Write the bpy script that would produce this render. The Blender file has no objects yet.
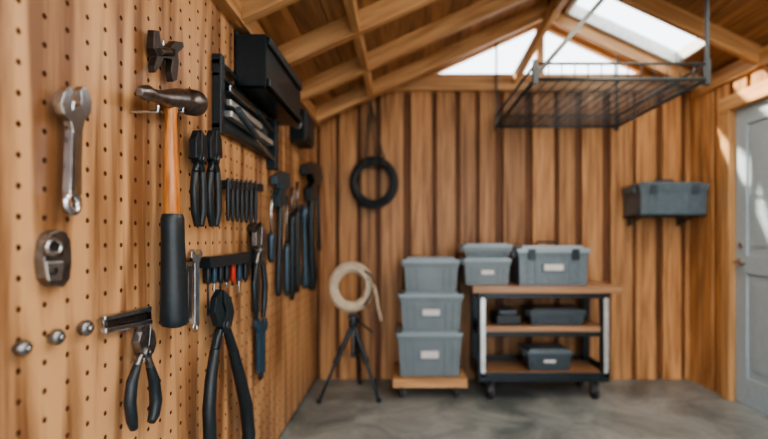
import bpy, bmesh, math, random
from mathutils import Vector, Matrix
random.seed(4)
F=480.0; VX=404.0; VY=238.0; H=1.17
XL=-0.717; XR=2.38; YB=4.0; YF=-1.0
RX=1.13; RZ=3.0; SL=0.454; SR=0.464
def zroof(x): return RZ-SL*(RX-x) if x<RX else RZ-SR*(x-RX)
def at(px,py,Y): return Vector(((px-VX)*Y/F, Y, H-(py-VY)*Y/F))
def WL(px,py,w=0.0):
    """point measured on the pegboard plane, w metres off its face"""
    Y=(-XL-w)*F/(VX-px); return Vector((XL+w,Y,H-(py-VY)*Y/F))

# ---------------- materials ----------------
def newmat(name):
    m=bpy.data.materials.new(name); m.use_nodes=True
    nt=m.node_tree; b=nt.nodes['Principled BSDF']; return m,nt,b
def plain(name,col,rough=0.5,metal=0.0,var=0.15,bump=0.0,scale=30,trans=0.0,emit=None):
    m,nt,b=newmat(name)
    b.inputs['Roughness'].default_value=rough; b.inputs['Metallic'].default_value=metal
    tc=nt.nodes.new('ShaderNodeTexCoord'); n=nt.nodes.new('ShaderNodeTexNoise')
    n.inputs['Scale'].default_value=scale; n.inputs['Detail'].default_value=5
    nt.links.new(tc.outputs['Object'],n.inputs['Vector'])
    r=nt.nodes.new('ShaderNodeValToRGB')
    r.color_ramp.elements[0].position=0.3; r.color_ramp.elements[1].position=0.7
    r.color_ramp.elements[0].color=(*[c*(1-var) for c in col],1)
    r.color_ramp.elements[1].color=(*[min(1,c*(1+var)) for c in col],1)
    nt.links.new(n.outputs['Fac'],r.inputs['Fac']); nt.links.new(r.outputs['Color'],b.inputs['Base Color'])
    if bump:
        bp=nt.nodes.new('ShaderNodeBump'); bp.inputs['Strength'].default_value=bump; bp.inputs['Distance'].default_value=0.002
        nt.links.new(n.outputs['Fac'],bp.inputs['Height']); nt.links.new(bp.outputs['Normal'],b.inputs['Normal'])
    if trans: b.inputs['Transmission Weight'].default_value=trans
    return m
def wood(name,dark,light,rough=0.55,sc=(1.1,20,20),isl=0.35,rings=0.4,lo=.32,hi=.66):
    m,nt,b=newmat(name); L=nt.links.new; N=nt.nodes.new
    a=N('ShaderNodeAttribute'); a.attribute_name='gc'
    geo=N('ShaderNodeNewGeometry')
    mp=N('ShaderNodeVectorMath'); mp.operation='MULTIPLY'; mp.inputs[1].default_value=sc
    L(a.outputs['Vector'],mp.inputs[0])
    ro=N('ShaderNodeMath'); ro.operation='MULTIPLY'; ro.inputs[1].default_value=37.0 if isl>0 else 0.0; L(geo.outputs['Random Per Island'],ro.inputs[0])
    ad=N('ShaderNodeVectorMath'); ad.operation='ADD'; L(mp.outputs[0],ad.inputs[0]); L(ro.outputs[0],ad.inputs[1])
    n1=N('ShaderNodeTexNoise'); n1.inputs['Scale'].default_value=1.6; n1.inputs['Detail'].default_value=7; n1.inputs['Roughness'].default_value=0.62; n1.inputs['Distortion'].default_value=0.4
    L(ad.outputs[0],n1.inputs['Vector'])
    mp2=N('ShaderNodeVectorMath'); mp2.operation='MULTIPLY'; mp2.inputs[1].default_value=(0.35,0.25,0.25); L(ad.outputs[0],mp2.inputs[0])
    n2=N('ShaderNodeTexNoise'); n2.inputs['Scale'].default_value=1.0; n2.inputs['Detail'].default_value=2; L(mp2.outputs[0],n2.inputs['Vector'])
    mu=N('ShaderNodeMath'); mu.operation='MULTIPLY'; mu.inputs[1].default_value=60; L(n2.outputs['Fac'],mu.inputs[0])
    si=N('ShaderNodeMath'); si.operation='SINE'; L(mu.outputs[0],si.inputs[0])
    m3=N('ShaderNodeMath'); m3.operation='MULTIPLY_ADD'; m3.inputs[1].default_value=0.12*rings; L(si.outputs[0],m3.inputs[0]); L(n1.outputs['Fac'],m3.inputs[2])
    r=N('ShaderNodeValToRGB'); e=r.color_ramp.elements
    e[0].position=lo; e[0].color=(*dark,1); e[1].position=hi; e[1].color=(*light,1)
    L(m3.outputs[0],r.inputs['Fac'])
    hs=N('ShaderNodeHueSaturation')
    v=N('ShaderNodeMath'); v.operation='MULTIPLY_ADD'; v.inputs[1].default_value=isl; v.inputs[2].default_value=1-isl/2
    L(geo.outputs['Random Per Island'],v.inputs[0]); L(v.outputs[0],hs.inputs['Value']); L(r.outputs['Color'],hs.inputs['Color'])
    L(hs.outputs['Color'],b.inputs['Base Color']); b.inputs['Roughness'].default_value=rough
    bp=N('ShaderNodeBump'); bp.inputs['Strength'].default_value=0.2; bp.inputs['Distance'].default_value=0.003
    L(m3.outputs[0],bp.inputs['Height']); L(bp.outputs['Normal'],b.inputs['Normal'])
    return m
M={}
M['peg']=wood('wood_pegboard',(0.20,0.092,0.04),(0.58,0.335,0.165),0.38,(0.55,8,8),0.0,0.9,.36,.60)
M['holeshade']=plain('hole_shade_wood',(0.10,0.04,0.015),0.8)  # hole walls coloured darker than the board, shade painted in
M['wall']=wood('wood_wall_boards',(0.25,0.112,0.042),(0.58,0.31,0.135),0.5,(1.0,18,18),0.55,0.4,.34,.64)
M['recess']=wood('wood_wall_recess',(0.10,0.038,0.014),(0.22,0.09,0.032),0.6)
M['beam']=wood('wood_rafters',(0.36,0.18,0.075),(0.66,0.39,0.185),0.5,(1.1,16,16),0.3)
M['ceil']=wood('wood_ceiling_boards',(0.19,0.085,0.034),(0.42,0.215,0.09),0.55,(1.2,14,14),0.45)
M['trim']=wood('wood_trim',(0.38,0.19,0.08),(0.66,0.385,0.175),0.5)
M['shelf']=wood('wood_shelf_top',(0.22,0.11,0.058),(0.44,0.26,0.145),0.35)
M['handle']=wood('wood_hammer_handle',(0.26,0.08,0.02),(0.56,0.23,0.065),0.28,(4,60,60))
M['shadeback']=plain('hole_shade_backing',(0.012,0.007,0.004),0.9)  # near-black behind the holes, so their depth looks shaded
M['steel']=plain('steel',(0.50,0.52,0.54),0.22,1.0,0.15,0.1)
M['dsteel']=plain('forged_steel',(0.22,0.22,0.225),0.34,1.0,0.3,0.4,45)
M['bronze']=plain('dark_iron',(0.07,0.058,0.05),0.4,0.8,0.3,0.3)
M['black']=plain('black_rubber',(0.011,0.018,0.023),0.4,0.0,0.25,0.15,60)
M['blackp']=plain('black_painted_metal',(0.012,0.022,0.029),0.3,0.2,0.2)
M['blue']=plain('blue_grip',(0.018,0.06,0.10),0.4)
M['teal']=plain('teal_grey_metal',(0.05,0.09,0.12),0.32,0.5)
M['red']=plain('red_plastic',(0.5,0.04,0.02),0.4)
M['bin']=plain('grey_clear_plastic',(0.245,0.31,0.35),0.16,0,0.08,0,8,trans=0.35)
M['binlid']=plain('pale_grey_lid',(0.25,0.325,0.375),0.2,0,0.06)
M['bindark']=plain('dark_grey_plastic',(0.055,0.077,0.095),0.28,0,0.1)
M['binmid']=plain('mid_grey_plastic',(0.115,0.16,0.195),0.26,0,0.1)
M['label']=plain('white_label',(0.6,0.6,0.58),0.6,0,0.05)
M['door']=plain('blue_grey_door_paint',(0.38,0.47,0.53),0.4,0,0.05,0.1)
M['hose']=plain('cream_hose',(0.54,0.46,0.35),0.5,0,0.15)
M['rope']=plain('grey_rope',(0.10,0.085,0.07),0.8)
M['wire']=plain('rack_wire',(0.045,0.06,0.07),0.4,0.1,0.1)
M['alu']=plain('aluminium_post',(0.6,0.62,0.6),0.35,0.8)
M['frame']=plain('skylight_frame_white',(0.6,0.6,0.57),0.5)
M['wheel']=plain('wheel_rubber',(0.03,0.035,0.04),0.6)
# glass
m=bpy.data.materials.new('window_glass'); m.use_nodes=True; nt=m.node_tree; nt.nodes.clear()
o=nt.nodes.new('ShaderNodeOutputMaterial'); mx=nt.nodes.new('ShaderNodeMixShader'); t=nt.nodes.new('ShaderNodeBsdfTransparent'); g=nt.nodes.new('ShaderNodeBsdfGlossy')
g.inputs['Roughness'].default_value=0.05; mx.inputs[0].default_value=0.06
nt.links.new(t.outputs[0],mx.inputs[1]); nt.links.new(g.outputs[0],mx.inputs[2]); nt.links.new(mx.outputs[0],o.inputs[0]); M['glass']=m
m,nt,b=newmat('fill_lamp_panel'); b.inputs['Base Color'].default_value=(.9,.88,.8,1); b.inputs['Emission Color'].default_value=(1,.86,.66,1); b.inputs['Emission Strength'].default_value=3; M['fill_panel']=m  # glowing panel of the added fill lamps
# concrete
m,nt,b=newmat('concrete_floor'); L=nt.links.new; N=nt.nodes.new
tc=N('ShaderNodeTexCoord'); n1=N('ShaderNodeTexNoise'); n1.inputs['Scale'].default_value=2.2; n1.inputs['Detail'].default_value=9; n1.inputs['Roughness'].default_value=0.7; n1.inputs['Distortion'].default_value=0.8
L(tc.outputs['Object'],n1.inputs['Vector'])
r=N('ShaderNodeValToRGB'); e=r.color_ramp.elements; e[0].position=0.36; e[0].color=(0.115,0.14,0.142,1); e[1].position=0.66; e[1].color=(0.36,0.385,0.375,1)
L(n1.outputs['Fac'],r.inputs['Fac']); L(r.outputs['Color'],b.inputs['Base Color'])
r2=N('ShaderNodeMapRange'); r2.inputs['To Min'].default_value=0.22; r2.inputs['To Max'].default_value=0.6; L(n1.outputs['Fac'],r2.inputs['Value']); L(r2.outputs[0],b.inputs['Roughness'])
n2=N('ShaderNodeTexNoise'); n2.inputs['Scale'].default_value=25; n2.inputs['Detail'].default_value=6; L(tc.outputs['Object'],n2.inputs['Vector'])
bp=N('ShaderNodeBump'); bp.inputs['Strength'].default_value=0.15; bp.inputs['Distance'].default_value=0.005; L(n2.outputs['Fac'],bp.inputs['Height']); L(bp.outputs[0],b.inputs['Normal'])
M['concrete']=m

# ---------------- mesh builder ----------------
class MB:
    def __init__(s): s.v=[];s.f=[];s.mi=[];s.sm=[];s.gc=[];s.mats=[]
    def m(s,k):
        if k not in s.mats: s.mats.append(k)
        return s.mats.index(k)
    def add(s,vs,fs,mat,smooth=False,gc=None):
        o=len(s.v); s.v+= [tuple(v) for v in vs]; k=s.m(mat)
        s.gc += [tuple(g) for g in (gc or vs)]
        for f in fs: s.f.append([i+o for i in f]); s.mi.append(k); s.sm.append(smooth)
    BF=[(0,1,3,2),(4,6,7,5),(0,4,5,1),(2,3,7,6),(0,2,6,4),(1,5,7,3)]
    def box(s,lo,hi,mat,grain=0):
        vs=[(x,y,z) for x in (lo[0],hi[0]) for y in (lo[1],hi[1]) for z in (lo[2],hi[2])]
        o=[grain]+[i for i in range(3) if i!=grain]
        s.add(vs,s.BF,mat,False,[(v[o[0]],v[o[1]],v[o[2]]) for v in vs])
    def frust(s,c,z0,z1,w0,d0,w1,d1,mat):
        vs=[]
        for sx in(-1,1):
            for sy in(-1,1):
                vs.append((c[0]+sx*w0/2,c[1]+sy*d0/2,z0)); vs.append((c[0]+sx*w1/2,c[1]+sy*d1/2,z1))
        s.add(vs,s.BF,mat)
    def beam(s,p1,p2,w,h,mat,up=(0,0,1)):
        p1=Vector(p1);p2=Vector(p2); d=(p2-p1); Ln=d.length; d.normalize(); sd=d.cross(Vector(up)).normalized(); u=sd.cross(d)
        vs=[];gc=[]; r=random.random()*5
        for x in(0,Ln):
            for y in(-w/2,w/2):
                for z in(-h/2,h/2): vs.append(p1+d*x+sd*y+u*z); gc.append((x+r,y,z))
        s.add(vs,s.BF,mat,False,gc)
    def tube(s,pts,r,mat,seg=12,closed=False,caps=True,squash=None):
        pts=[Vector(p) for p in pts]; n=len(pts)
        if not hasattr(r,'__len__'): r=[r]*n
        tg=[]
        for i in range(n):
            a=pts[(i-1)%n] if (closed or i>0) else pts[i]; c=pts[(i+1)%n] if (closed or i<n-1) else pts[i]
            tg.append((c-a).normalized())
        ref=Vector((0,0,1)) if abs(tg[0].z)<0.9 else Vector((0,1,0))
        nrm=(ref-tg[0]*ref.dot(tg[0])).normalized(); vs=[];gc=[];acc=0
        for i in range(n):
            nrm=(nrm-tg[i]*nrm.dot(tg[i])).normalized(); bn=tg[i].cross(nrm)
            if i: acc+=(pts[i]-pts[i-1]).length
            for k in range(seg):
                a=2*math.pi*k/seg; o=(nrm*math.cos(a)+bn*math.sin(a))*r[i]
                if squash: o=Vector((o.x*squash[0],o.y*squash[1],o.z*squash[2]))
                vs.append(pts[i]+o); gc.append((acc,o.x,o.y))
        fs=[]
        for i in range(n if closed else n-1):
            j=(i+1)%n
            for k in range(seg): fs.append((i*seg+k,i*seg+(k+1)%seg,j*seg+(k+1)%seg,j*seg+k))
        s.add(vs,fs,mat,True,gc)
        if caps and not closed:
            o=len(s.v)-len(vs); k=s.m(mat)
            s.f.append([o+i for i in range(seg)][::-1]); s.mi.append(k); s.sm.append(False)
            s.f.append([o+(n-1)*seg+i for i in range(seg)]); s.mi.append(k); s.sm.append(False)
    def cyl(s,a,b,r,mat,seg=16): s.tube([a,b],r,mat,seg)
    def ring(s,c,ax1,ax2,R1,R2,r,mat,n=28,seg=8,ph=0):
        c=Vector(c);ax1=Vector(ax1);ax2=Vector(ax2)
        s.tube([c+ax1*R1*math.cos(2*math.pi*i/n+ph)+ax2*R2*math.sin(2*math.pi*i/n+ph) for i in range(n)],r,mat,seg,closed=True)
    # --- things hanging on the pegboard ---
    def poly(s,pp,w0,w1,mat):
        wm=(w0+w1)/2; P=[WL(x,y,wm) for x,y in pp]; n=len(P)
        vs=[Vector((XL+w0,p.y,p.z)) for p in P]+[Vector((XL+w1,p.y,p.z)) for p in P]
        fs=[list(range(n))[::-1],list(range(n,2*n))]+[(i,(i+1)%n,n+(i+1)%n,n+i) for i in range(n)]
        s.add(vs,fs,mat)
    def wt(s,pp,w,mat,seg=12,sq=None):
        """tapered tube; pp=(px,py,width_px)"""
        P=[WL(a[0],a[1],w) for a in pp]; R=[a[2]*p.y/F/2 for a,p in zip(pp,P)]
        s.tube(P,R,mat,seg,squash=sq)
    def peg(s,px,py,w,mat='steel',r=0.004):
        p=WL(px,py,w); s.cyl((XL+0.0005,p.y,p.z),(XL+w,p.y,p.z),r,mat,8)
        s.cyl((XL+w,p.y,p.z-0.002),(XL+w,p.y,p.z+0.018),r,mat,8)
    def make(s,name,bevel=0,segs=2,recalc=True):
        me=bpy.data.meshes.new(name); me.from_pydata(s.v,[],s.f)
        for k in s.mats: me.materials.append(M[k])
        me.polygons.foreach_set('material_index',s.mi); me.polygons.foreach_set('use_smooth',s.sm)
        at_=me.attributes.new('gc','FLOAT_VECTOR','POINT'); at_.data.foreach_set('vector',[c for g in s.gc for c in g])
        me.update()
        if recalc:
            bm=bmesh.new(); bm.from_mesh(me); bmesh.ops.recalc_face_normals(bm,faces=bm.faces); bm.to_mesh(me); bm.free()
        ob=bpy.data.objects.new(name,me); bpy.context.collection.objects.link(ob)
        if bevel:
            b=ob.modifiers.new('bevel','BEVEL'); b.width=bevel; b.segments=segs; b.limit_method='ANGLE'; b.angle_limit=math.radians(42)
        return ob

# ---------------- room shell ----------------
b=MB(); b.box((XL-0.1,YF,-0.1),(XR+0.1,YB+0.1,0),'concrete'); b.make('floor')
b=MB(); b.box((-20,-25,-0.2),(20,20,-0.12),'concrete'); b.make('ground')
# left wall behind + pegboard
b=MB(); b.box((XL-0.1,YF,0),(XL-0.014,YB+0.1,zroof(XL)),'shadeback',2); b.make('wall_left')
b=MB(); sy,sz=0.064,0.056; y0=-0.5; z0=0.03
ny=int((YB-0.03-y0)/sy); nz=int((zroof(XL)-0.06-z0)/sz); sy=(YB-0.03-y0)/ny; sz=(zroof(XL)-0.06-z0)/nz
vs=[];fs=[];fh=[];R=0.0064
for i in range(ny):
    for j in range(nz):
        cy=y0+(i+.5)*sy; cz=z0+(j+.5)*sz; o=len(vs)
        for k in range(8):
            a=k*math.pi/4; c,s_=math.cos(a),math.sin(a); mxx=max(abs(c),abs(s_))
            vs.append((XL,cy+c/mxx*sy/2,cz+s_/mxx*sz/2))
        for k in range(8):
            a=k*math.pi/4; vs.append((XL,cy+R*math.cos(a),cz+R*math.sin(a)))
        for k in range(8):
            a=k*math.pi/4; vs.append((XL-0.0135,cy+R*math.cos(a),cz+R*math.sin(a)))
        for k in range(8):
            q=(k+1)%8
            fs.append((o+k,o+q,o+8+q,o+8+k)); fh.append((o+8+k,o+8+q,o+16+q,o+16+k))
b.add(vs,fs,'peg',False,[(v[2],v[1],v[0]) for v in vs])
kh=b.m('holeshade')
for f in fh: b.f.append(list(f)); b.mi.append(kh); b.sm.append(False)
pb=b.make('pegboard',recalc=False)
me=pb.data; bm=bmesh.new(); bm.from_mesh(me); bmesh.ops.remove_doubles(bm,verts=bm.verts,dist=1e-5); bm.to_mesh(me); bm.free()

# back wall boards
b=MB(); ZT=2.40
def topz(x0,x1): return min(ZT,zroof(x0)-0.0)
pr=[(XL-0.1,0),(XR+0.1,0),(XR+0.1,ZT-0.06),(XR-0.02,ZT),(-0.19,ZT),(XL-0.1,zroof(XL-0.1))]
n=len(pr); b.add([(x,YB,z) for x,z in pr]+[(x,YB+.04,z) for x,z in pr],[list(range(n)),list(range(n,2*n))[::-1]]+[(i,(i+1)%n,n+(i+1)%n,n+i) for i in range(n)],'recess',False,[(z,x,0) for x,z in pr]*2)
x=XL+0.02; k=0
while x<XR-0.03:
    w=random.uniform(0.11,0.19); x1=min(x+w,XR-0.005)
    b.box((x,YB-0.034,0.0),(x1,YB,topz(x,x1)),'wall',2)
    g=random.uniform(0.03,0.075)
    x=x1+g
b.make('wall_back',0.003)
b=MB()
b.box((-0.25,YB-0.075,ZT-0.02),(XR,YB+0.04,ZT+0.115),'beam',0)
b.make('tie_beam',0.004)
b=MB()
zz=ZT+0.115
xl=RX-(RZ-zz)/SL; xr=RX+(RZ-zz)/SR
b.add([(xl,YB+0.01,zz),(xr,YB+0.01,zz),(RX,YB+0.01,RZ),(xl,YB+0.016,zz),(xr,YB+0.016,zz),(RX,YB+0.016,RZ)],[(0,1,2),(5,4,3),(0,3,4,1),(1,4,5,2),(2,5,3,0)],'glass')
b.beam((xl+0.1,YB-0.0,zz+0.0),(RX,YB-0.0,RZ-0.045),0.05,0.05,'beam')
b.beam((RX,YB-0.0,RZ-0.045),(xr-0.1,YB-0.0,zz+0.0),0.05,0.05,'beam')
b.box((RX-0.03,YB-0.03,zz),(RX+0.03,YB+0.03,RZ-0.03),'beam',2)
b.make('window_1')
# right wall
DY0,DY1,DZ=2.58,3.45,2.09
b=MB()
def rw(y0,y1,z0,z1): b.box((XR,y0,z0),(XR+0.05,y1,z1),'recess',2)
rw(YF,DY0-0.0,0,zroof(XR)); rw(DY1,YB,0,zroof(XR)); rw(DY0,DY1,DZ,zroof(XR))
y=YF
while y<YB-0.04:
    y1=min(y+random.uniform(0.11,0.16),YB-0.03)
    if y1<DY0-0.02 or y>DY1+0.02: b.box((XR-0.022,y,0),(XR,y1,zroof(XR)-0.01),'wall',2)
    elif y>DY0-0.1 and y1<DY1+0.1: b.box((XR-0.022,max(y,DY0),DZ+0.02),(XR,min(y1,DY1),zroof(XR)-0.01),'wall',2)
    y=y1+random.uniform(0.025,0.05)
b.make('wall_right',0.003)
b=MB()
b.box((XR-0.05,DY1-0.005,0),(XR+0.05,DY1+0.085,DZ+0.09),'trim',2)
b.box((XR-0.05,DY0-0.085,0),(XR+0.05,DY0+0.005,DZ+0.09),'trim',2)
b.box((XR-0.055,DY0-0.085,DZ-0.003),(XR+0.05,DY1+0.1,DZ+0.1),'trim',1)
b.make('trim_1',0.003)
b=MB()
xd=XR-0.004
b.box((xd+0.012,DY0+0.01,0.008),(xd+0.045,DY1-0.01,DZ-0.006),'door')
for (a,c,d,e) in [(DY0+.01,DY0+.12,.008,DZ-.006),(DY1-.12,DY1-.01,.008,DZ-.006),(DY0+.12,DY1-.12,DZ-.13,DZ-.006),(DY0+.12,DY1-.12,.008,.2),(DY0+.12,DY1-.12,.92,1.05)]:
    b.box((xd,a,d),(xd+0.013,c,e),'door')
for (d,e) in [(0.26,0.86),(1.11,DZ-.19)]:
    b.box((xd+0.004,DY0+.18,d),(xd+0.0125,DY1-.18,e),'door')
b.cyl((xd-0.012,DY1-.07,1.0),(xd+0.01,DY1-.07,1.0),0.028,'steel')
b.cyl((xd-0.05,DY1-.07,1.0),(xd-0.01,DY1-.07,1.0),0.009,'steel')
b.tube([(xd-0.05,DY1-.06,1.0),(xd-0.05,DY1-.12,1.0),(xd-0.045,DY1-.17,0.995)],0.009,'steel')
b.cyl((xd-0.01,DY1-.07,1.12),(xd+0.01,DY1-.07,1.12),0.022,'steel')
b.make('door_1',0.003)
# top plates
b=MB(); b.box((XL-0.014,YF,zroof(XL)-0.10),(XL+0.05,YB-0.08,zroof(XL)-0.005),'beam',1); b.make('trim_2',0.003)
b=MB(); b.box((XR-0.045,YF,zroof(XR)-0.12),(XR,YB-0.08,zroof(XR)-0.005),'beam',1); b.make('trim_3',0.003)
# ceiling with skylight openings; nearer right and left ones unseen, added for light
SKYR=[(3.23,3.74),(-0.3,2.40)]; SKYL_FILL=[(-0.5,0.8)]
b=MB()
def slab(xa,xb,ya,yb,d0=0,d1=0.022):
    vs=[]
    for xx in (xa,xb):
        for yy in(ya,yb):
            for dz in (d0,d1): vs.append((xx,yy,zroof(xx)+dz))
    b.add(vs,MB.BF,'ceil',False,[(v[1],v[0],v[2]) for v in vs])
YE=YB+0.05
wl=(RX-XL+0.1)/14
for i in range(14):
    xa,xb=XL-0.1+i*wl,XL-0.1+(i+1)*wl
    segs=[(YF,SKYL_FILL[0][0]),(SKYL_FILL[0][1],YE)] if 4<=i<=11 else [(YF,YE)]
    for s_ in segs: slab(xa+.002,xb-.002,*s_); slab(xa,xb,s_[0],s_[1],.022,.04)
wx=0.1417
for i in range(10):
    xa,xb=RX+i*wx,RX+(i+1)*wx
    if 1<=i<=6: segs=[(YF,SKYR[1][0]),(SKYR[1][1],SKYR[0][0]),(SKYR[0][1],YE)]
    else: segs=[(YF,YE)]
    for s_ in segs: slab(xa+.002,xb-.002,*s_); slab(xa,xb,s_[0],s_[1],.022,.04)
b.make('ceiling')
SL0,SL1=XL-.1+4*wl,XL-.1+12*wl
SX0,SX1=RX+wx,RX+7*wx
for i,(sa,sb,ya,yb) in enumerate([(SX0,SX1)+SKYR[0],(SX0,SX1)+SKYR[1],(SL0,SL1)+SKYL_FILL[0]]):
    b=MB()
    def P(x,y,d): return Vector((x,y,zroof(x)+d))
    for yy in (ya,yb): b.beam(P(sa,yy,0.03),P(sb,yy,0.03),0.03,0.09,'frame')
    for xx in (sa,sb): b.beam(P(xx,ya,0.03),P(xx,yb,0.03),0.03,0.09,'frame')
    vs=[P(xx,yy,d) for xx in(sa,sb) for yy in(ya,yb) for d in(0.05,0.056)]
    b.add(vs,MB.BF,'glass'); b.make('window_%d'%(i+2))  # last two are unseen skylights added to let in light
# rafters
b=MB()
for y in (-0.8,-0.25,0.3,0.87,1.43,2.0,2.57,3.15,3.72):
    b.beam((XL+0.0,y,zroof(XL)-0.055),(RX,y,RZ-0.055),0.055,0.11,'beam')
for y in (-0.8,-0.25,0.3,0.8,1.25,1.85,2.55,3.18,3.79):
    b.beam((RX,y,RZ-0.055),(XR,y,zroof(XR)-0.055),0.05,0.11,'beam')
b.box((RX-0.025,YF,RZ-0.16),(RX+0.025,YB-0.03,RZ-0.01),'beam',1)
b.beam((0.90,YB-0.05,ZT+0.05),(RX,3.5,RZ-0.1),0.05,0.06,'beam')
# blocking between rafters
for (ya,yb) in ((2.595,3.125),(3.175,3.695),(2.025,2.545)):
    b.box((-.28,ya,zroof(-.28)-.10),(-.235,yb,zroof(-.28)-.01),'beam',1)
b.make('roof_rafters',0.003)

# ---------------- fill lamps, out of view, added to brighten the room ----------------
for (lx,ly,en) in ((0.75,0.35,18),(1.35,2.2,26)):
    zl=2.62
    b=MB()
    b.box((lx-.45,ly-.07,zl),(lx+.45,ly+.07,zl+.05),'frame'); b.box((lx-.43,ly-.055,zl-.02),(lx+.43,ly+.055,zl),'fill_panel')
    for s_ in(-.3,.3): b.cyl((lx+s_,ly,zl+.05),(lx+s_,ly,zroof(lx+s_)-.005),.004,'dsteel',6)
    b.make('fill_lamp_bar')
    a=bpy.data.lights.new('fill_lamp_area','AREA'); a.shape='RECTANGLE'; a.size=.86; a.size_y=.3; a.energy=en; a.color=(1,.80,.56)
    ao=bpy.data.objects.new('fill_lamp_area',a); ao.location=(lx,ly,zl-.03); bpy.context.collection.objects.link(ao)

# ---------------- pegboard tools ----------------
b=MB(); w=0.055
b.wt([(139,92,8),(142,92,13),(147,93,16),(152,95,13),(160,97,13),(167,99,18),(176,100,23),(182,101,25),(184,101,21),(186,102,21),(188,102,26),(195,103,26),(197,103,22)],w,'dsteel',20)
b.wt([(171,100,12),(171,108,13),(171,116,11),(171,150,13),(172,190,15),(172.5,217,17)],w,'handle',16)
b.wt([(172.5,214,19),(172.5,219,22),(173,240,22),(174,290,25),(174.5,318,27),(174.5,325,24),(174.5,327,14)],w,'black',18)
for q in (158,183): b.peg(q,112,w+0.02)
b.make('hammer',0.002)
b=MB()
b.poly([(66,86),(60,92),(57,103),(60,114),(67,121),(69,130),(67,165),(66,195),(78,195),(78,165),(79,130),(81,121),(87,113),(88,102),(85,92),(80,86),(77,91),(78,98),(77,104),(73,107),(69,104),(68,97),(70,91)],0.018,0.036,'steel')
b.poly([(72,132),(71,160),(70.5,190),(74.5,190),(75,160),(76,132)],0.036,0.039,'dsteel')
c=WL(72,203,0.027); b.ring(c,(0,1,0),(0,0,1),0.017,0.019,0.009,'steel',24,8)
b.peg(73,110,0.035); b.make('combination_wrench',0.003)
b=MB()
b.poly([(151,30),(156,31),(158,44),(166,48),(172,41),(180,42),(181,47),(175,53),(176,62),(174,80),(170,82),(168,72),(169,60),(161,58),(157,66),(152,73),(151,66),(154,56),(150,48)],0.012,0.032,'bronze')
b.wt([(160,52,8),(172,52,8)],0.035,'bronze'); b.peg(163,46,0.03); b.make('iron_hook_clamp',0.003)
b=MB()
b.poly([(42,240),(46,233),(53,230),(61,232),(66,241),(67,262),(65,279),(59,287),(48,286),(41,278),(39,260)],0.0,0.022,'dsteel')
b.poly([(45,243),(53,236),(62,243),(62,256),(45,257)],0.022,0.03,'bronze')
c=WL(54,247,0.034); b.ring(c,(0,1,0),(0,0,1),0.018,0.014,0.005,'steel')
b.poly([(45,262),(63,261),(61,280),(48,281)],0.022,0.028,'steel')
c=WL(54,271,0.03); b.cyl((XL+.025,c.y,c.z),(XL+.034,c.y,c.z),0.008,'bronze')
b.make('wall_padlock',0.004)
for q in ((23,348),(57,337),(86,328)):
    b=MB(); p=WL(*q,0.015); r=8.0*p.y/F
    b.tube([(XL+0.0005,p.y,p.z),(XL+.008,p.y,p.z),(XL+.009,p.y,p.z),(XL+.02,p.y,p.z),(XL+.026,p.y,p.z)],[r*.6,r*.6,r,r,r*.65],'dsteel',20)
    b.tube([(XL+.024,p.y,p.z),(XL+.03,p.y,p.z)],[r*.45,r*.35],'steel',6)
    b.make('steel_bolt_knob',0.0015)
b=MB()
b.poly([(102,317),(150,306),(151,324),(104,334)],0.0,0.008,'steel')
b.poly([(102,316),(149,306),(149,311),(102,321)],0.008,0.025,'steel')
b.poly([(103,328),(150,319),(150,324),(103,334)],0.008,0.025,'steel')
b.poly([(106,321),(146,313),(146,318),(106,327)],0.008,0.014,'bronze')
b.make('steel_tool_holder',0.003)
def pliers(name,jaw,piv,Lh,Rh,jm='steel',hm='black',w=0.035,pegxy=None):
    b=MB()
    for j in jaw: b.poly(j,w-0.012,w+0.010,jm)
    p=WL(*piv[:2],w); r=piv[2]*p.y/F
    b.cyl((p.x-.016,p.y,p.z),(p.x+.016,p.y,p.z),r,jm,20); b.cyl((p.x+.016,p.y,p.z),(p.x+.021,p.y,p.z),r*.5,'dsteel',12)
    for h in (Lh,Rh):
        b.wt([(h[0][0],h[0][1],h[0][2]*.7),h[1]],w,jm); b.wt(h[1:],w,hm,14)
    if pegxy: b.peg(*pegxy,w)
    b.make(name,0.002)
pliers('slip_joint_pliers',[[(143,326),(138,332),(135,342),(138,353),(144,354),(143,345),(141,338)],[(147,326),(151,332),(153,343),(150,353),(144,354),(145,345),(146,338)]],(144,352,6),
  [(141,354,9),(137,366,8),(132,382,11),(130,402,12),(132,420,11),(134,429,8)],[(147,354,9),(150,366,8),(154,380,11),(156,400,12),(154,415,11),(151,422,8)],jm='dsteel',pegxy=(144,362))
pliers('tongue_and_groove_pliers',[[(219,289),(214,297),(212,312),(216,326),(223,328),(222,312),(219,303)],[(222,290),(229,298),(232,312),(229,326),(223,328),(224,312),(222,303)]],(223,325,8),
  [(219,330,12),(215,350,10),(211,380,12),(209,410,13),(210,440,13),(213,458,9)],[(227,330,12),(233,350,10),(240,378,12),(246,405,13),(249,435,13),(248,455,9)],jm='blackp',pegxy=(223,336),w=.05)
for dx in (0,15):
    pliers('long_nose_pliers',[[(196+dx,130),(193+dx,138),(193+dx,158),(198+dx,160),(198+dx,140)],[(199+dx,130),(204+dx,138),(205+dx,158),(199+dx,160),(199+dx,140)]],(198.5+dx,159,6),
     [(197+dx,162,8),(195+dx,172,7),(194+dx,190,8),(195+dx,212,8),(197+dx,226,6)],[(200+dx,162,8),(202+dx,172,7),(203+dx,190,8),(203+dx,212,8),(201+dx,226,6)],jm='blackp')
b=MB()
b.poly([(203,257),(249,252),(249,262),(204,268)],0.0,0.05,'blackp')
b.poly([(203,257),(249,252),(249,275),(204,283)],0.0,0.01,'blackp')
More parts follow.
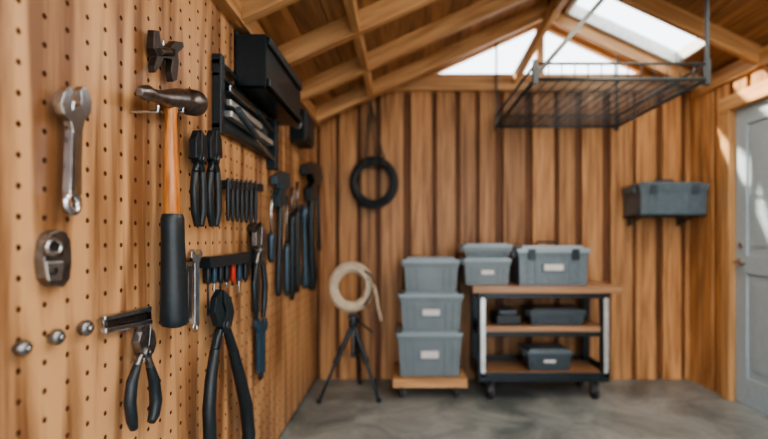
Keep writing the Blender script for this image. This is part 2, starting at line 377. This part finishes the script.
for i in range(7):
    x=208+i*6.2; y=266-i*.6
    ln=[50,60,26,24,22,30,20][i]; hm=['black','blue','black','black','red','blue','black'][i]
    b.wt([(x,y-3,5),(x,y+14,6),(x,y+18,4)],0.025,hm,10)
    b.wt([(x,y+16,2.2),(x,y+ln,2.2)],0.025,'steel' if i%2 else 'blackp',8)
b.make('screwdriver_rack',0.002)
def wrench(name,x,y0,y1,hw,sw,mat,w=0.025,mat2=None):
    b=MB()
    b.poly([(x-hw*.3,y0),(x-hw*.5,y0+hw*.3),(x-hw*.5,y0+hw*.8),(x-sw/2,y0+hw*1.3),(x-sw/2,y1-hw*.5),(x+sw/2,y1-hw*.5),(x+sw/2,y0+hw*1.3),(x+hw*.5,y0+hw*.8),(x+hw*.5,y0+hw*.3),(x+hw*.3,y0),(x+hw*.15,y0+hw*.5),(x-hw*.15,y0+hw*.5)],w-0.008,w+0.008,mat)
    c=WL(x,y1-hw*.3,w); r=hw*.38*c.y/F; b.ring(c,(0,1,0),(0,0,1),r,r,r*.35,mat2 or mat,20,8)
    b.peg(x,y0+hw*1.1,w); b.make(name,0.002)
wrench('open_end_wrench',195,249,330,11,4.5,'steel')
wrench('open_end_wrench',188,262,322,8,3.5,'dsteel')
b=MB()
b.poly([(225,180),(259,184),(259,192),(225,189)],0.0,0.045,'blackp')
for i in range(7):
    x=228+i*4.6; y=188+i*.5
    b.wt([(x,y-10,3),(x,y,4),(x,y+12,4.6),(x,y+28,4.2),(x,y+33,2.5)],0.04,'black',10)
b.make('bit_driver_rack',0.002)
b=MB()
b.box((XL,2.02,1.80),(XL+0.135,2.70,1.815),'blackp'); b.box((XL,2.02,1.80),(XL+0.012,2.70,2.05),'blackp')
b.box((XL+.125,2.02,1.80),(XL+0.135,2.70,2.03),'blackp'); b.box((XL,2.02,1.80),(XL+0.135,2.032,2.03),'blackp'); b.box((XL,2.688,1.80),(XL+0.135,2.70,2.03),'blackp')
b.box((XL+.135,2.04,1.815),(XL+0.15,2.68,1.85),'black'); b.box((XL+.135,2.04,1.99),(XL+0.15,2.68,2.03),'black')
for i in range(4): b.box((XL+.02,2.08+i*.15,1.82),(XL+.11,2.19+i*.15,2.0),'bindark')
b.make('tool_bin_tray',0.004)
b=MB()
def wb(y0,y1,z0,z1,w0,w1,mat): b.box((XL+w0,y0,z0),(XL+w1,y1,z1),mat,1)
wb(1.79,2.55,1.58,1.60,0,0.03,'blackp'); wb(1.79,2.0,1.82,1.84,0,0.03,'blackp'); wb(1.79,1.83,1.56,1.86,0,0.035,'blackp'); wb(2.50,2.56,1.53,1.79,0,0.05,'blackp'); wb(1.79,2.56,1.775,1.79,0,.03,'blackp')
wb(1.83,2.5,1.60,1.78,0,0.008,'bindark')
wb(1.86,2.35,1.74,1.765,0.02,0.045,'steel'); wb(1.88,2.3,1.69,1.715,0.02,0.04,'alu'); wb(1.86,2.45,1.64,1.665,0.02,0.05,'alu')
b.cyl((XL+.06,1.9,1.68),(XL+.06,2.15,1.62),0.014,'bindark'); b.cyl((XL+.05,2.15,1.62),(XL+.05,2.45,1.57),0.008,'steel')
b.cyl((XL+.045,2.2,1.75),(XL+.045,2.42,1.71),0.014,'black')
b.make('spirit_level_rack',0.003)
b=MB(); b.box((XL,3.0,1.78),(XL+.10,3.28,1.98),'blackp'); b.box((XL+.10,3.02,1.80),(XL+.11,3.26,1.96),'black'); b.cyl((XL+.05,2.99,1.88),(XL+.05,3.005,1.88),.03,'dsteel'); b.make('battery_charger',0.006)
wrench('adjustable_wrench',256,222,318,12,5,'blackp',0.015,'blue')
pliers('lineman_pliers',[[(258,226),(254,232),(254,246),(259,250)],[(260,226),(265,232),(265,246),(259,250)]],(259.5,250,5),
  [(258,252,6),(256,264,5),(254,285,6),(255,305,6),(256,318,4)],[(261,252,6),(263,264,5),(265,285,6),(264,305,6),(263,318,4)],jm='dsteel',hm='blackp',w=.066)
wrench('pipe_wrench',261,318,378,11,6,'blue',0.03,'blackp')
b=MB()
b.poly([(274,176),(280,171),(287,174),(288,186),(283,192),(284,205),(277,207),(276,195),(279,188),(279,182),(274,184)],0.02,0.05,'teal')
b.wt([(280,204,7),(280,222,7),(279,250,7),(278,290,7),(278,296,4)],0.035,'black',12); b.peg(281,190,0.03); b.make('pipe_wrench',0.002)
b=MB()
b.wt([(271,190,3),(271,235,3)],0.03,'steel',8); b.wt([(271,233,6),(271,238,8),(271,258,7),(271,262,4)],0.03,'teal',10); b.peg(271,236,0.02); b.make('screwdriver')
for i,(x,a,c,d,mt) in enumerate([(286.5,196,245,296,'teal'),(292,188,215,300,'blackp'),(297,182,210,292,'black')]):
    b=MB(); b.wt([(x,a,3),(x,c,3)],0.03,'dsteel',8); b.wt([(x,c-2,5),(x,c+6,7),(x,d-8,6.5),(x,d,4)],0.03,mt,10); b.peg(x,c-4,0.03); b.make('metal_file' if i==0 else 'screwdriver')
b=MB()
b.poly([(304,166),(311,162),(319,166),(321,180),(315,186),(316,200),(308,200),(308,188),(312,182),(310,174),(304,174)],0.02,0.06,'blackp')
b.wt([(311,198,8),(311,240,8),(312,276,10),(312,290,7)],0.04,'blackp',12); b.wt([(318,198,4),(319,250,5)],0.06,'blackp',8); b.peg(312,190,0.03); b.make('bolt_cutter',0.003)
b=MB()
b.wt([(304,205,8),(304,214,10),(304,222,6),(305,262,6),(305,283,9),(305,288,6)],0.06,'teal',12); b.peg(305,220,0.05); b.make('ratchet_wrench')

# ---------------- coiled black hose ----------------
b=MB(); c=at(374,182,3.88)
for i in range(9):
    a=i*2.4; rr=0.175+0.022*math.cos(a)
    b.ring((c.x+random.uniform(-.008,.008),3.885+0.025*math.sin(a),c.z+random.uniform(-.01,.006)),(1,0,0),(0,0,1),rr*.93,rr,0.0118,'black',36,8)
b.tube([(c.x+.10,3.85,c.z-.15),(c.x+.0,3.84,c.z-.215),(c.x-.1,3.85,c.z-.19),(c.x-.16,3.86,c.z-.1)],.011,'black',8)
hk=at(371,104,3.93)
b.tube([hk,(c.x-0.075,3.89,c.z+0.16)],0.008,'rope',8); b.tube([hk,(c.x+0.085,3.89,c.z+0.155)],0.008,'rope',8); b.tube([hk,(c.x+.01,3.86,c.z+0.17)],.006,'rope',8)
for ox in(-.07,.01,.08): b.ring((c.x+ox,3.885,c.z+0.165),(0,1,0),(0,0,1),.045,.045,.008,'rope',16,6)
b.tube([(hk.x,3.962,hk.z),(hk.x,3.91,hk.z-.005),(hk.x,3.9,hk.z+.03)],0.008,'steel',8)
b.make('coiled_garden_hose')

# ---------------- tripod with cream hose ----------------
b=MB(); Y=3.52; ap=at(353,322,Y)
feet=[(at(323,0,3.56).x,3.40,0.013),(at(380,0,3.56).x,3.42,0.013),(ap.x+.02,3.86,0.013)]
for f in feet:
    f=Vector(f); mid=ap.lerp(f,.5)
    b.tube([ap+Vector((0,0,-.01)),mid],0.018,'blackp',10); b.tube([mid,f],0.012,'blackp',10); b.cyl(f-Vector((0,0,.012)),f+Vector((0,0,.015)),.018,'black',10)
    b.cyl(mid-(f-ap).normalized()*.03,mid+(f-ap).normalized()*.02,.023,'black',10)
    b.tube([Vector((ap.x,ap.y,ap.z-.24)),ap.lerp(f,.42)],0.006,'dsteel',8)
b.cyl((ap.x,Y,ap.z-.26),(ap.x,Y,ap.z+.045),0.015,'dsteel',12)
b.cyl((ap.x,Y,ap.z-.03),(ap.x,Y,ap.z+.02),0.034,'blackp',16)
b.box((ap.x-.035,Y-.03,ap.z+.03),(ap.x+.035,Y+.03,ap.z+.06),'blackp')
b.tube([(ap.x+.02,Y,ap.z+.03),(ap.x+.10,Y-.05,ap.z-.03),(ap.x+.15,Y-.09,ap.z-.06)],.007,'black',8)
b.make('camera_tripod',0.002)
b=MB(); c=at(351,287,Y)
for i in range(10):
    a=i*2.4; rr=0.145+0.026*math.cos(a)
    b.ring((c.x+random.uniform(-.005,.005),Y+0.03*math.sin(a),c.z+random.uniform(-.003,.003)),(1,0.1,0),(0,0,1),rr*.9,rr*1.02,0.0135,'hose',36,8)
b.tube([(c.x+.12,Y-.02,c.z+.07),(c.x+.17,Y-.04,c.z+.02),(c.x+.19,Y-.04,c.z-.06),(c.x+.2,Y-.045,c.z-.14),(c.x+.225,Y-.05,c.z-.24)],.010,'hose',8)
b.tube([(c.x+.10,Y-.02,c.z+.12),(c.x+.15,Y-.04,c.z+.09),(c.x+.175,Y-.04,c.z+.02),(c.x+.15,Y-.05,c.z-.06),(c.x+.1,Y-.05,c.z-.13)],.008,'rope',8)
b.make('coiled_hose')

# ---------------- storage bins ----------------
def storage_bin(name,cx,cy,z0,w,d,h,body='bin',lid='binlid',lidh=0.035,label=True,latch=False,tap=0.88):
    b=MB(); zt=z0+h-lidh
    b.frust((cx,cy),z0,zt,w*tap,d*tap,w*.95,d*.95,body)
    b.frust((cx,cy),zt-0.03,zt,w*.97,d*.97,w*.985,d*.985,body)
    b.frust((cx,cy),zt,zt+lidh*.6,w,d,w,d,lid)
    b.frust((cx,cy),zt+lidh*.6,zt+lidh,w*.86,d*.86,w*.82,d*.82,lid)
    fy0=cy-d*tap/2; fy1=cy-d*.95/2; hh=zt-z0
    for sx in(-.36,-.24,.24,.36):
        b.beam((cx+sx*w*.96,fy0-0.001,z0+.015),(cx+sx*w,fy1-0.001,zt-.04),0.018,0.008,body,(0,1,0))
    for sx in (-1,1):
        b.box((cx+sx*w*.5-.008,cy-.07,zt-.035),(cx+sx*w*.5+.008,cy+.07,zt+.01),lid)
    if label:
        ym=fy0*.45+fy1*.55; b.box((cx-w*.16,ym-.012,z0+hh*.42),(cx+w*.16,ym+.006,z0+hh*.68),body); b.box((cx-w*.13,ym-.014,z0+hh*.46),(cx+w*.13,ym-.006,z0+hh*.64),'label')
    if latch:
        for sx in(-.3,.3): b.box((cx+sx*w-.025,cy-d*.5-.012,zt-.05),(cx+sx*w+.025,cy-d*.5+.004,zt+lidh*.5),latch)
        b.tube([(cx-.08,cy,zt+lidh),(cx-.07,cy,zt+lidh+.025),(cx+.07,cy,zt+lidh+.025),(cx+.08,cy,zt+lidh)],.008,latch,8)
    return b.make(name,0.006,2)
def caster(b,x,y,r,ztop):
    b.cyl((x-.016,y,r),(x+.016,y,r),r,'wheel',20); b.cyl((x-.02,y,r),(x+.02,y,r),r*.4,'alu',12)
    b.box((x-.026,y-r*.5,r*.8),(x-.02,y+r*.5,ztop),'dsteel'); b.box((x+.02,y-r*.5,r*.8),(x+.026,y+r*.5,ztop),'dsteel'); b.box((x-.035,y-.035,ztop-.006),(x+.035,y+.035,ztop),'dsteel')
dx=at(429,0,3.62).x; dcy=3.70
b=MB()
for i in range(4): b.box((dx-.27,dcy-.23+i*.118,.125),(dx+.27,dcy-.23+i*.118+.108,.15),'trim',0)
for sx in(-.24,.18): b.box((dx+sx,dcy-.23,.095),(dx+sx+.06,dcy+.232,.125),'beam',1)
b.box((dx-.27,dcy-.245,.09),(dx+.27,dcy-.23,.152),'trim',0)
for sx in(-.2,.2):
    for sy_ in(-.17,.17): caster(b,dx+sx,dcy+sy_,.042,.095)
b.make('wooden_dolly',0.003)
z=.1525
for hh,ww in((.335,.49),(.285,.475),(.255,.42)):
    storage_bin('storage_bin',dx+(.0 if hh>.3 else .01),dcy,z,ww,.4,hh,lidh=.035 if hh>.26 else .04,label=hh>.26); z+=hh+.0005
X0=at(476,0,3.6).x; X1=at(601,0,3.6).x; y0,y1=3.45,3.86
b=MB()
for i in range(4): b.box((X0-.05,y0-.03+i*.12,.775),(X1+.09,y0-.03+i*.12+.117,.825),'shelf',0)
b.box((X0+.0,y0,.735),(X1+.0,y1,.775),'blackp')
for xx in(X0+.025,X1-.025):
    for yy in(y0+.02,y1-.03):
        b.box((xx-.014,yy-.02,.17),(xx+.022,yy+.02,.76),'alu' if yy<3.6 else 'blackp',2)
        b.box((xx-.032,yy-.022,.13),(xx-.014,yy+.025,.76),'blackp')
b.box((X0+.03,y0+.02,.49),(X1-.03,y1-.02,.53),'shelf',0); b.box((X0+.0,y0+.03,.455),(X1-.0,y1-.03,.49),'blackp')
b.box((X0,y0,.135),(X1,y1,.165),'blackp'); b.box((X0,y0,.165),(X1,y0+.012,.20),'blackp'); b.box((X0,y1-.012,.165),(X1,y1,.23),'blackp')
b.box((X0,y0,.165),(X0+.012,y1,.23),'blackp'); b.box((X1-.012,y0,.165),(X1,y1,.23),'blackp'); b.box((X0+.03,y0+.03,.165),(X1-.03,y1-.03,.2),'shelf',0)
for xx in(X0+.09,X1-.09):
    for yy in(y0+.05,y1-.06): caster(b,xx,yy,.062,.135)
b.make('rolling_cart',0.003)
cy=3.64
storage_bin('storage_bin',.605,cy,.8255,.35,.34,.21,'bin','binlid')
storage_bin('storage_bin',.605,cy,1.0365,.36,.36,.095,'bin','binlid',.03,False)
storage_bin('tool_box',1.08,cy,.8255,.525,.36,.29,'binmid','binlid',.05,True,'blackp',.93)
storage_bin('storage_bin',at(558,0,3.5).x,cy,.531,.42,.28,.12,'bindark','bindark',.025,False)
storage_bin('storage_bin',at(550,0,3.5).x,cy,.201,.33,.28,.15,'bindark','binmid',.025,True)
b=MB(); b.box((at(497,0,3.5).x,3.52,.531),(at(522,0,3.5).x,3.78,.60),'black'); b.box((at(500,0,3.5).x,3.55,.60),(at(519,0,3.5).x,3.75,.635),'bindark'); b.make('tool_case',.008)

bx=2.055; storage_bin('storage_bin',bx,3.80,1.351,.53,.31,.25,'binmid','binmid',.045,False,'bindark',.93)
b=MB(); b.box((bx-.25,3.66,1.335),(bx+.25,3.962,1.35),'blackp')
for sx in(-.2,.2): b.box((bx+sx-.01,3.945,1.27),(bx+sx+.01,3.962,1.335),'blackp'); b.beam((bx+sx,3.95,1.28),(bx+sx,3.76,1.335),.016,.01,'blackp')
b.make('shelf_bracket',.002)

# ---------------- overhead wire rack ----------------
b=MB(); ax0,ax1,ay0,ay1,az=.75,1.73,2.74,3.90,2.075; rh=.09
def loop(z,r):
    b.tube([(ax0,ay0,z),(ax1,ay0,z)],r,'wire',8); b.tube([(ax0,ay1,z),(ax1,ay1,z)],r,'wire',8); b.tube([(ax0,ay0,z),(ax0,ay1,z)],r,'wire',8); b.tube([(ax1,ay0,z),(ax1,ay1,z)],r,'wire',8)
loop(az,.012); loop(az+rh,.008)
n=32
for i in range(1,n): y=ay0+(ay1-ay0)*i/n; b.cyl((ax0,y,az+.004),(ax1,y,az+.004),.003,'wire',6)
for i in range(1,14): x=ax0+(ax1-ax0)*i/14; b.cyl((x,ay0,az-.002),(x,ay1,az-.002),.003,'wire',6)
for x in (ax0,ax1):
    for i in range(0,17): y=ay0+(ay1-ay0)*i/16; b.cyl((x,y,az),(x,y,az+rh),.0028,'wire',6)
for y in(ay0,ay1):
    for i in range(0,14): x=ax0+(ax1-ax0)*i/13; b.cyl((x,y,az),(x,y,az+rh),.0028,'wire',6)
for x in (ax0,ax1):
    for y in(ay0,ay1): b.box((x-.014,y-.014,az-.03),(x+.014,y+.014,az+rh+.02),'wire')
b.beam((ax0,ay0,az+.02),(1.42,ay0,zroof(1.42)-.004),.014,.026,'wire')
b.beam((ax1,ay0,az+.05),(ax1,ay0,zroof(ax1)-.008),.014,.022,'wire',(0,1,0))
b.beam((ax0,ay1,az+.05),(ax0,ay1,zroof(ax0)-.008),.012,.02,'wire',(0,1,0)); b.beam((ax1,ay1,az+.05),(ax1,ay1,zroof(ax1)-.008),.012,.02,'wire',(0,1,0))
b.make('overhead_wire_rack')

# ---------------- light ----------------
sun=bpy.data.lights.new('sun','SUN'); sun.energy=22; sun.angle=math.radians(2); sun.color=(1,.88,.7)
so=bpy.data.objects.new('sun',sun); bpy.context.collection.objects.link(so)
so.rotation_euler=Vector((1.38,-.8,-1.35)).to_track_quat('-Z','Y').to_euler()
wd=bpy.data.worlds.new('sky'); bpy.context.scene.world=wd; wd.use_nodes=True
bg=wd.node_tree.nodes['Background']; bg.inputs[0].default_value=(0.88,0.94,1,1); bg.inputs[1].default_value=5.0
bpy.context.scene.view_settings.view_transform='AgX'
try: bpy.context.scene.view_settings.look='AgX - Medium High Contrast'
except Exception: pass
bpy.context.scene.view_settings.exposure=-0.1

cam=bpy.data.cameras.new('camera'); co=bpy.data.objects.new('camera',cam); bpy.context.collection.objects.link(co)
co.location=(0,0,H); co.rotation_euler=(math.radians(90),0,0)
cam.sensor_width=36; cam.lens=36*F/768; cam.shift_x=-(VX-384)/768; cam.shift_y=(VY-219.5)/768; cam.clip_start=.02
cam.dof.use_dof=True; cam.dof.focus_distance=1.45; cam.dof.aperture_fstop=1.1
bpy.context.scene.camera=co
